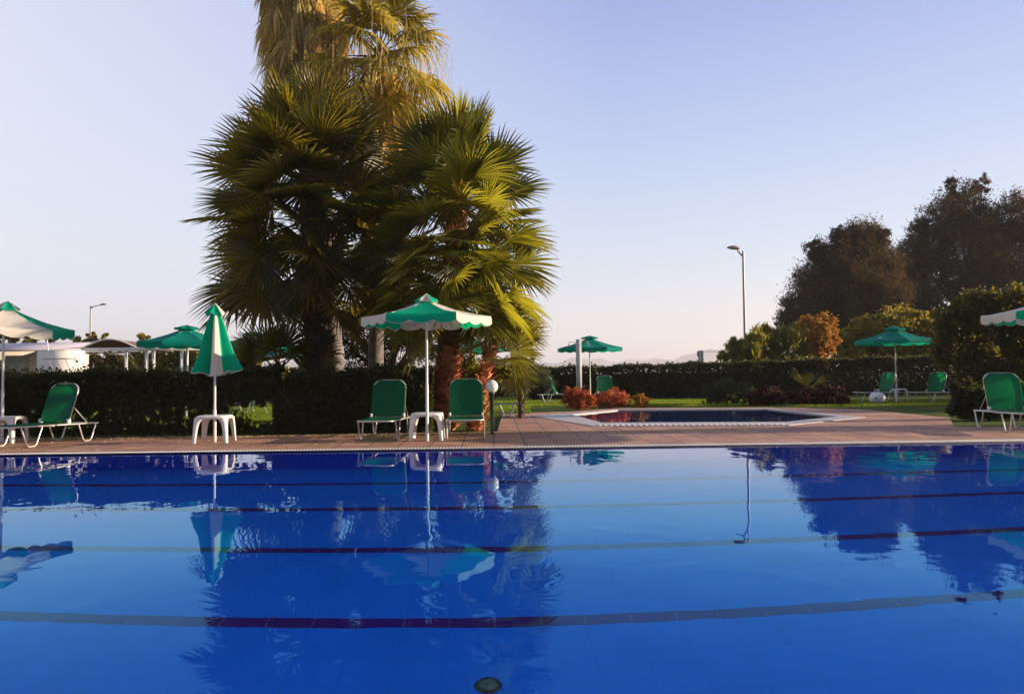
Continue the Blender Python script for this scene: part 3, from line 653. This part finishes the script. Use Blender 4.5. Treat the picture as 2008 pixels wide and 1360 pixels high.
def shade_bush(x, y, blobs, n, label, size=.12, mat='shrub_dark'):  # shrubs added out of view to cast shade on loungers, deck and lawn
    return foliage_thing('tall_shrub', (x, y, -.03), blobs, n, size, mat, label, 'bush', 'unseen shrubs added to shade the pool garden', .5, .06, shell=.1, up=.1, crown_name='foliage', trunk_name='stem')
shade_bush(16.5, 15.0, [((15.5+i*1.4, 14.9+.15*(i % 2), z), (1.1, .5, .95)) for i in range(4) for z in (.8, 2.0, 3.0)], 26000, 'unseen dark shrub screen added off to the right to shade the centre loungers')
shade_bush(14.8, 14.1, [((14.4, 14.1, .7), (.9, .5, .8)), ((15.6, 14.1, .8), (.9, .5, .9)), ((17, 14.1, .9), (.9, .5, .9))], 9000, 'unseen low dark shrub added off to the right to shade the right lounger')
shade_bush(20, 22, [((18.5+i*1.6, 21.5+(i % 3), z), (1.2, 1.2, 1.0)) for i in range(5) for z in (.8, 1.7)], 18000, 'unseen tall dark shrub screen added off to the right to shade the lawn')
shade_bush(26, 27, [((23+i*1.9, 26.5+(i % 3)*1.2, z), (1.4, 1.5, 1.0)) for i in range(5) for z in (.9, 2.3)], 22000, 'unseen dark shrubs added off to the right to shade the back lawn', .18)
# ------------------------------------------------------------------ trees
def tree(name, lst, Y, n, size, mat, label, base_u, group=None, tr=.35, aspect=.22, shell=.35, up=.1):
    bl = pblobs(lst, Y, .8, .8); x = A(base_u, 760, Y).x
    return foliage_thing(name, (x, Y, -.05), bl, n, size, mat, label, 'tree', group, aspect, tr, shell=shell, up=up)
GTr = 'tall dark trees beyond the back hedge'
tree('tamarisk_tree', [(1690, 478, 46), (1640, 515, 50), (1598, 560, 48), (1570, 606, 42), (1720, 520, 48), (1660, 575, 62), (1548, 628, 26), (1735, 580, 48), (1700, 620, 50), (1620, 615, 48), (1600, 490, 22), (1655, 462, 26), (1725, 462, 20)], 56, 130000, .25, 'tamarisk', 'dark rounded feathery tree, lower one left of the tallest tree', 1670, GTr)
tree('tamarisk_tree', [(1888, 395, 38), (1850, 430, 46), (1930, 440, 55), (2005, 425, 50), (1820, 480, 50), (1900, 500, 76), (1990, 500, 78), (1786, 500, 36), (1830, 550, 56), (1950, 560, 70), (2090, 460, 80), (2090, 560, 80), (1780, 560, 40), (1775, 545, 46), (1765, 600, 50), (1805, 610, 46), (1925, 362, 18), (1870, 360, 15), (1800, 440, 20), (2020, 600, 50)], 60, 190000, .27, 'tamarisk', 'tallest dark feathery tree running off the right edge', 1960, GTr, .5)
tree('olive_tree', [(690, 640, 40), (740, 640, 46), (790, 650, 44), (700, 690, 36), (760, 700, 44), (820, 690, 40), (650, 640, 30), (840, 640, 34), (800, 610, 30), (720, 600, 30)], 23.5, 24000, .10, 'olive', 'dark small leaved tree behind the palm trunks and umbrella', 770, None, .16, .35)

# ------------------------------------------------------------------ palms
UP = np.array([0, 0, 1.0])
def nrm(a): a = np.asarray(a, float); return a/np.linalg.norm(a)
def frond(leaf, stem, base, d, pet, Rb, droop=.35, nseg=38, spread=R(215), nor=None, twist=0.0, fold=.5, sag=.18, thin=.5, cup=.12, stemr=.014):
    base = np.asarray(base, float); d = nrm(d)
    if nor is None:
        s = np.cross(d, UP); s = nrm(s) if np.linalg.norm(s) > .05 else nrm(np.cross(d, [1, 0.3, 0])); u = np.cross(s, d)
    else:
        u = nrm(np.asarray(nor, float)-d*np.dot(nor, d)); s = np.cross(d, u)
    if twist: s, u = s*math.cos(twist)+u*math.sin(twist), u*math.cos(twist)-s*math.sin(twist)
    pts = [base+d*pet*t-UP*sag*pet*t*t for t in (0, .33, .66, 1)]; hub = pts[-1]
    if stem is not None: stem.tube([tuple(p) for p in pts], [stemr*1.6, stemr*1.2, stemr, stemr*.8], 4, False)
    d2 = nrm(pts[-1]-pts[-2]); u = nrm(u-d2*np.dot(u, d2)); s = np.cross(d2, u)
    st = np.array([.03, .30, .52, .72, .88, 1.0]); wf = np.array([1, 1, 1, .66, .34, .02])
    a = np.linspace(-spread/2, spread/2, nseg)+rng.normal(0, .012, nseg)
    Rs = Rb*(1-.16*np.abs(a/(spread/2))**2)*rng.uniform(.88, 1.06, nseg)
    dirs = np.cos(a)[:, None]*d2+np.sin(a)[:, None]*s
    per = -np.sin(a)[:, None]*d2+np.cos(a)[:, None]*s
    da = spread/nseg*.5
    r = Rs[:, None]*st[None]
    V = np.zeros((nseg, 6, 3, 3))
    dr = droop*rng.uniform(.4, 1.5, nseg)*(1+.5*np.abs(a/(spread/2)))
    cen = hub+dirs[:, None, :]*r[..., None]+u*(cup*r*(1-st*.6))[..., None]
    cen = cen-UP*(dr[:, None]*Rb*np.clip(st-.35, 0, 1)[None]**1.7)[..., None]
    cen = cen+per[:, None, :]*((rng.normal(0, .05, nseg)[:, None]*np.clip(st-.5, 0, 1)[None]*Rb))[..., None]
    hw = np.minimum(r, .50*Rs[:, None])*da*1.04*wf[None]*(.55+thin)
    up_ = u*(hw*fold)[..., None]
    V[:, :, 0] = cen-per[:, None, :]*hw[..., None]+up_; V[:, :, 1] = cen-up_; V[:, :, 2] = cen+per[:, None, :]*hw[..., None]+up_
    idx = np.arange(nseg*18).reshape(nseg, 6, 3)
    q = np.stack([idx[:, :-1, :-1], idx[:, :-1, 1:], idx[:, 1:, 1:], idx[:, 1:, :-1]], -1).reshape(-1, 4)
    leaf.add(V.reshape(-1, 3), q)
def boots_trunk(mb, pts, r0, r1, n=90, sz=.16):
    """trunk wrapped in old leaf bases: split, outward curling scales"""
    P = [Vector(p) for p in pts]; k0 = len(P)
    mb.tube(pts, [(r0+(r1-r0)*i/(k0-1))*.68 for i in range(k0)], 10, False)
    for k in range(n):
        f = (k/n)**1.15; q = f*(k0-1); i = min(int(q), k0-2); c = P[i].lerp(P[i+1], q-i); ax = (P[i+1]-P[i]).normalized()
        a = k*2.39996+random.uniform(-.3, .3); o = Vector((math.cos(a), math.sin(a), 0)); r = (r0+(r1-r0)*f)*.66; s = ax.cross(o).normalized(); z = sz*random.uniform(.6, 1.35); w_ = z*random.uniform(.32, .5)
        b = c+o*r-ax*z*.3; mid = b+ax*z*.75+o*z*random.uniform(.35, .9); tip = mid+ax*z*random.uniform(-.2, .4)+o*z*random.uniform(.3, .8)+s*random.uniform(-.4, .4)*w_
        V = [b-s*w_*1.1, b+s*w_*1.1, mid+s*w_, mid+o*.02, mid-s*w_, tip+s*w_*.55, tip-s*w_*.5, mid+ax*z*.05]
        mb.add(V, [(0, 1, 2, 4)]); mb.add(V, [(2, 5, 7), (7, 6, 4), (4, 2, 7)])
def fan_palm(name, u, Y, vbase_u, crown_v, Rt, n, label, seed, trunk_mat='boots', vr=(330, 560), r0=.2, elev=(80, -55), lmat='palm_leaf', extra=(), droop=.10, lean=0, boots=90, petf=.54):
    c0 = A(u, vr[1], Y); c1 = A(u+lean, vr[0], Y); b = (A(vbase_u, 800, Y).x, Y, -.03)
    t = thing(name, b, label, 'palm tree')
    pts = [b, (b[0]*.6+c0.x*.4, Y, c0.z*.45), tuple(c0), tuple(c1)]
    tm = MB(); boots_trunk(tm, pts, r0*1.15, r0*.85, boots, .08+.32*r0); tm.build('trunk', trunk_mat, t, b)
    leaf, stem = MB(), MB()
    rs = random.Random(seed)
    nn = n
    for k in range(nn):
        f = k/(nn-1); az = k*2.39996+rs.uniform(-.3, .3); el = elev[0]+(elev[1]-elev[0])*f**.8+rs.uniform(-9, 9)
        cz = c1.lerp(c0, f); L = Rt*rs.uniform(.85, 1.08); pv = -rs.choice((0, 0, 0, .05, .22))
        d = (math.cos(az)*math.cos(R(el)), math.sin(az)*math.cos(R(el)), math.sin(R(el)))
        frond(leaf, stem, (cz.x+d[0]*.12, cz.y+d[1]*.12, cz.z), d, L*(petf+pv), min(L*(1-petf), 1.12), droop=droop*(1+.9*f), twist=rs.uniform(-.9, .9), nseg=38)
    for (hu, hv, hy, tu, tv, ty, Rb, nor, *sp_) in extra:     # fronds placed one by one: hub, point the fan aims at, blade length, the way its face looks
        h = A(hu, hv, hy); tp = A(tu, tv, ty); cz = c1.lerp(c0, min(1, max(0, (hv-vr[0])/(vr[1]-vr[0]+1e-6))))
        stem.tube([tuple(cz), tuple((cz+h)/2+Vector((0, 0, .08))), tuple(h)], [.02, .016, .012], 4, False)
        frond(leaf, None, tuple(h), tuple(tp-h), .001, Rb, droop=.15, nor=nor, spread=R(sp_[0] if sp_ else 230), sag=0, nseg=16 if sp_ else 38)
    leaf.build('crown', lmat, t, b); stem.build('leaf_stalks', lmat, t, b)
    return t
exl = [(600, 370, 15.4, 560, 420, 15.0, 1.0, (-.1, -.8, .6)), (650, 430, 15.5, 690, 470, 15.1, 1.0, (.2, -.8, .6)), (585, 480, 15.5, 540, 520, 15.1, .95, (-.2, -.8, .6)),
       (640, 350, 15.5, 650, 300, 15.3, .9, (0, -1, .2)), (640, 520, 15.5, 660, 580, 15.1, .95, (0, -.8, .6))]
exr = [(880, 400, 15.0, 850, 440, 14.7, .9, (-.1, -.8, .6)), (915, 450, 15.0, 960, 480, 14.7, .9, (.2, -.8, .6)), (855, 480, 15.0, 810, 500, 14.7, .9, (-.2, -.7, .7)),
       (895, 520, 15.1, 920, 570, 14.8, .85, (.1, -.7, .7)), (885, 345, 15.2, 890, 290, 15.1, .9, (0, -1, .1)), (930, 560, 15.1, 980, 590, 14.8, .85, (.3, -.6, .7)), (850, 555, 15.1, 830, 600, 14.8, .8, (-.1, -.7, .7))]
fan_palm('fan_palm', 612, 16.3, 632, 0, 2.78, 108, 'large dark fan palm, left of the front pair, spreading over the closed umbrella', 3, 'bark', (325, 510), .34, (88, -30), boots=420, extra=exl)
fan_palm('fan_palm', 893, 15.8, 868, 0, 2.25, 100, 'large fan palm with shaggy orange trunk behind the open striped umbrella', 11, 'boots', (360, 560), .24, (88, -34), 'palm_leaf2', boots=900, extra=exr)
sm = [(1000, 690, 15.0, 1040, 660, 14.9, .72, (-.1, -1, .1)), (985, 640, 15.6, 1010, 600, 15.6, .75, (-.3, -.8, .5)), (930, 655, 15.4, 905, 630, 15.3, .6, (.2, -1, .4)),
      (1020, 650, 15.8, 1070, 620, 15.8, .65, (0, -.6, .8)), (1010, 735, 15.3, 1040, 750, 15.2, .55, (-.1, -.9, .4))]
fan_palm('small_fan_palm', 958, 15.5, 930, 0, 1.25, 12, 'small leaning fan palm with orange trunk just left above the globe lamp', 5, 'boots', (668, 700), .15, (80, 0), 'palm_leaf2', sm, boots=170, lean=4)
yg = [(520, 690, 15.9, 500, 650, 15.9, .8, (.2, -1, .2)), (560, 680, 16, 575, 640, 16, .8, (-.3, -1, .1)), (610, 700, 16.1, 650, 690, 16.1, .8, (0, -.9, .4)), (500, 725, 15.7, 470, 735, 15.6, .7, (.2, -.9, .3))]
fan_palm('young_fan_palm', 545, 16.0, 553, 0, 1.2, 12, 'young fan palm growing in the gap right of the closed umbrella', 8, 'bark', (712, 735), .11, (75, 5), 'palm_leaf', yg, boots=30)
fan_palm('young_fan_palm', 1021, 19.2, 1021, 0, .95, 12, 'little grey green palm with a short trunk on the lawn right of the globe lamp', 9, 'bark', (742, 758), .09, (70, 0), 'grey_green', boots=24)
lit = [(1576, 755, 26.6, 1546, 718, 26.6, .85, (.4, -.9, .2), 42), (1583, 758, 26.5, 1582, 725, 26.5, .60, (0, -1, .1), 75), (1594, 756, 26.6, 1627, 733, 26.6, .75, (-.4, -.9, .2), 34)]
fan_palm('young_fan_palm', 1583, 26.6, 1583, 0, .35, 2, 'tiny sunlit yellow green palm in front of the dark back hedge', 12, 'bark', (768, 772), .07, (60, 30), 'palm_leaf2', lit, boots=8)

# tall palms with skirts of dead leaves
def tall_palm(u, ub, Y, vtop, skirt, cr, label, seed, n, Rt, elev, trunk_r):
    b = (A(ub, 760, Y).x, Y, -.03); top = A(u, vtop, Y)
    t = thing('tall_palm', b, label, 'palm tree', 'tall palms with skirts of dead leaves')
    pts = [b, (b[0]*.7+top.x*.3, Y, top.z*.3), (b[0]*.3+top.x*.7, Y, top.z*.65), tuple(top)]
    tm = MB(); tm.tube(pts, [trunk_r*1.15, trunk_r, trunk_r*.9, trunk_r*.8], 14, False); tm.build('trunk', 'palm_grey', t, b, smooth=True)
    sk = MB()
    for (v0, v1, ra, rb, k) in skirt:
        z1, z0 = A(u, v0, Y).z, A(u, v1, Y).z
        for i in range(k):
            f = random.random(); z = z1+(z0-z1)*f; a = random.uniform(0, 2*math.pi); r = (ra+(rb-ra)*f)*random.uniform(.35, .9)
            x = top.x+(b[0]-top.x)*0+math.cos(a)*r; y = Y+math.sin(a)*r
            frond(sk, None, (x, y, z), (math.cos(a)*.22, math.sin(a)*.22, -1), .05, random.uniform(.7, 1.15), droop=.5, nseg=15, spread=R(random.uniform(55, 120)), twist=random.uniform(-1, 1), fold=1.3, sag=0, thin=.1, cup=random.uniform(-.3, .4))
        P = []
        for i in range(k*30):                          # fine dry shreds
            f = random.random(); z = z1+(z0-z1)*f; a = random.uniform(0, 2*math.pi); r = (ra+(rb-ra)*f)*random.uniform(.75, 1.03)
            P.append((top.x+math.cos(a)*r, Y+math.sin(a)*r, z+random.uniform(-.4, .1)))
        leaves(sk, np.array(P), .13, .16, up=-.8)
    sk.build('dead_leaf_skirt', 'dead_leaf', t, b)
    leaf, stem = MB(), MB(); rs = random.Random(seed)
    for k in range(n):
        f = k/(n-1); az = k*2.39996+rs.uniform(-.3, .3); el = elev[0]+(elev[1]-elev[0])*f+rs.uniform(-8, 8); L = Rt*rs.uniform(.85, 1.05)
        d = (math.cos(az)*math.cos(R(el)), math.sin(az)*math.cos(R(el)), math.sin(R(el)))
        frond(leaf, stem, tuple(top-Vector((0, 0, .5*f))), d, L*.55, L*.5, droop=.75+.5*f, sag=.30, twist=rs.uniform(-.4, .4), nseg=34)
    leaf.build('crown', 'yellow_leaf', t, b); stem.build('leaf_stalks', 'palm_leaf', t, b)
    th = MB()
    for i in range(200):                                 # loose hanging threads
        a = random.uniform(0, 2*math.pi); r = random.uniform(.45, 1.0)*Rt*.85; z = top.z+random.uniform(-.9, .5)*Rt*.35
        p = Vector((top.x+math.cos(a)*r, Y+math.sin(a)*r, z)); l = random.uniform(.5, 1.5)
        th.tube([p, p+Vector((random.uniform(-.08, .08), 0, -l*.5)), p+Vector((random.uniform(-.12, .12), 0, -l))], .005, 3, False)
    th.build('hanging_threads', 'dead_leaf', t, b)
    return t
tall_palm(596, 662, 19.5, -420, [(-390, 240, 1.05, .95, 760)], None, 'tallest palm with a thick yellow skirt running off the top edge', 21, 40, 2.7, (80, 0), .20)
tall_palm(745, 735, 18.6, 95, [(120, 300, .38, .56, 170)], None, 'tall palm with drooping yellow crown, right of the skirted giant', 22, 34, 2.15, (85, -45), .18)

# ------------------------------------------------------------------ building and shelter on the left
Yb = 34
def bx(mb, u0, u1, v0, v1, Y, d=.1, off=0):
    p, q = A(u0, v0, Y), A(u1, v1, Y); z1, z0 = max(p.z, q.z), max(0, min(p.z, q.z))
    mb.box(((p.x+q.x)/2, Y+d/2+off, (z0+z1)/2), (abs(q.x-p.x), d, z1-z0)); return mb
bl = thing('pool_bar', (A(60, 740, Yb).x, Yb, 0), 'low pale building with lilac awning behind the left hedge', 'building')
O = bl.location
xr = A(84, 740, Yb).x; MB().box((xr-4, Yb+2, 1.28), (8, 3.6, 2.56)).build('wall', 'wall', bl, O)
pq = A(122, 740, Yb-1.5); w1 = MB().box((pq.x, Yb-1.6, 1.18), (A(164, 740, Yb-1.5).x-A(80, 740, Yb-1.5).x, .2, 2.30), R(9)).build('shutter_wall', 'wall_white', bl, O)
ln = MB(); a = A(82, 703, Yb-.42)
bx(ln, 84, 161, 702.2, 703.6, Yb-2.05, .012)
for u in (94, 111, 128, 145):
    p, q = A(u, 703.6, Yb-2.05), A(u+9, 724, Yb-2.05); ln.tube([p, q], .016, 4, False)
ln.build('panel_joint', 'conc', w1, O)
bx(MB(), 10, 56, 697, 790, Yb+.16, .03).build('window', 'conc', bl, O)
aw = MB(); p0, p1 = A(-120, 672, Yb-1.2), A(158, 682, Yb-1.2); zA = A(80, 683.5, Yb-1.2).z; zB = zA+.42
V = [(p0.x, Yb-1.2, zA), (p1.x, Yb-1.2, zA), (p1.x-1.0, Yb+3.2, zB+.05), (p0.x, Yb+3.2, zB+.05), (p0.x, Yb-1.2, zA-.1), (p1.x, Yb-1.2, zA-.1), (p1.x-1.0, Yb+3.2, zB-.05), (p0.x, Yb+3.2, zB-.05)]
aw.add(V, [(0, 1, 2, 3), (7, 6, 5, 4), (0, 4, 5, 1), (1, 5, 6, 2), (2, 6, 7, 3), (3, 7, 4, 0)]); aw.build('awning', 'awning', bl, O)
MB().tube([A(92, 660, Yb-1.5), A(95, 690, Yb-1.5), A(91, 702, Yb-1.5), A(82, 706, Yb-1.5), A(75, 700, Yb-1.5)], .02, 5, False).build('hanging_cable', 'white_paint', bl, O)
sh = thing('arched_shelter', (A(215, 740, Yb).x, Yb-1, 0), 'white framed shelter with arched roof and thin posts right of the pale building', 'shelter')
O = sh.location; Ys = Yb-1
rf = MB(); N = 14
for (ua, ub_, va, h, dy) in ((150, 275, 684, 17, 0), (168, 262, 684, 15, 2.5)):
    pass
V = []
for yy, sc_ in ((Ys, 1), (Ys+3.5, .92)):
    for i in range(N+1):
        f = i/N; u = 158+(272-158)*f; base = A(u, 684, Ys); V.append((base.x, yy, base.z+.42*math.sin(math.pi*f)*sc_))
rf.add(V, [(i, i+1, N+2+i, N+1+i) for i in range(N)]); rf.build('arched_roof', 'rust', sh, O)
rb = MB()
rb.tube([V[i] for i in range(N+1)], .035, 6, False); rb.build('roof_arch', 'white_paint', sh, O); MB().tube([V[N+1+i] for i in range(N+1)], .035, 6, False).build('roof_arch', 'white_paint', sh, O)
bx(MB(), 156, 440, 682, 686, Ys-.03, .09).build('beam', 'white_paint', sh, O)
bx(MB(), 160, 275, 690, 692, Ys+3.4, .09).build('rear_beam', 'rust', sh, O)
for u, wd in ((246, 4), (286, 4), (300, 4), (355, 4), (366, 3)):
    bx(MB(), u-wd/2, u+wd/2, 686, 800, Ys+.01, .09).build('post', 'white_paint', sh, O)
MB().tube([A(248, 686, Ys), A(262, 703, Ys)], .03, 5, False).build('brace', 'white_paint', sh, O)
cb = MB()
for (ua, ub_, sg) in ((162, 190, 8), (190, 206, 5), (206, 226, 6)):
    cb.tube([A(ua+(ub_-ua)*k/6, 687+sg*math.sin(math.pi*k/6), Ys-.1) for k in range(7)], .014, 4, False)
cb.build('cable', 'white_paint', sh, O)

# ------------------------------------------------------------------ grass
def grass(pts_fn, n, h):
    P = np.array([pts_fn() for _ in range(n)]); a = rng.uniform(0, 2*np.pi, n); hh = h*rng.uniform(.5, 1.3, n)
    s = np.stack([np.cos(a), np.sin(a), np.zeros(n)], 1)*.007*(P[:, 1]/16)[:, None]; tip = P+np.stack([rng.normal(0, .4, n)*hh, rng.normal(0, .4, n)*hh, hh], 1)
    return np.stack([P-s, P+s, tip], 1).reshape(-1, 3), np.arange(3*n).reshape(n, 3)
gb = MB()
def lawn1():
    while True:
        u = random.uniform(965, 1870); v = random.uniform(784, 814); p = G(u, v, -.03)
        if v < 796 or (u < 1040 and v < 808): return tuple(p)
def lawn2(): p = G(random.uniform(440, 560), random.uniform(790, 852), -.03); return tuple(p) if p.y > 14.6 else (p.x, 14.7+random.random()*3, -.03)
V, Fc = grass(lawn1, 60000, .06); gb.add(V, Fc)
V, Fc = grass(lawn2, 14000, .06); gb.add(V, Fc)
V, Fc = grass(lambda: (random.uniform(-14, -.9), random.uniform(15.2, 30), -.03), 30000, .07); gb.add(V, Fc)
tag(gb.build('grass', 'grass_blade'), 'short green grass of the lawn behind the paving', 'grass', kind='stuff')
# leaf litter
lt = MB(); P = []
for _ in range(2600):
    u = random.uniform(0, 1500); P.append((random.uniform(-9, 5), 14.3+abs(random.gauss(0, .25))*-1+.25, .006+random.random()*.006))
for _ in range(500): P.append((random.uniform(-8, 8), random.uniform(11.8, 15), .008))
P = np.array(P); n = len(P); a = rng.uniform(0, 6.28, n); d = np.stack([np.cos(a), np.sin(a), rng.normal(0, .2, n)], 1)*.022; s = np.stack([-np.sin(a), np.cos(a), rng.normal(0, .3, n)], 1)*.010
lt.add(np.stack([P-d, P+s, P+d, P-s], 1).reshape(-1, 3), np.arange(4*n).reshape(n, 4))
tag(lt.build('leaf_litter', 'dead_leaf'), 'dry fallen leaves scattered along the foot of the hedge', 'leaves', kind='stuff')

# ------------------------------------------------------------------ evening haze
hb = MB(); hb.box((0, 3600, 84), (13000, 8000, 170)); hz = hb.build('haze', 'dark'); hz.data.materials.clear()
hm = bpy.data.materials.new('haze'); hm.use_nodes = True; hn = hm.node_tree; hn.nodes.clear()
ho = hn.nodes.new('ShaderNodeOutputMaterial'); hv = hn.nodes.new('ShaderNodeVolumePrincipled')
hv.inputs['Density'].default_value = .00033; hv.inputs['Color'].default_value = (.90, .88, .95, 1); hv.inputs['Anisotropy'].default_value = .2
hn.links.new(hv.outputs[0], ho.inputs['Volume']); hz.data.materials.append(hm)
tag(hz, 'thin pale evening haze fading the far hills', 'haze', kind='stuff')
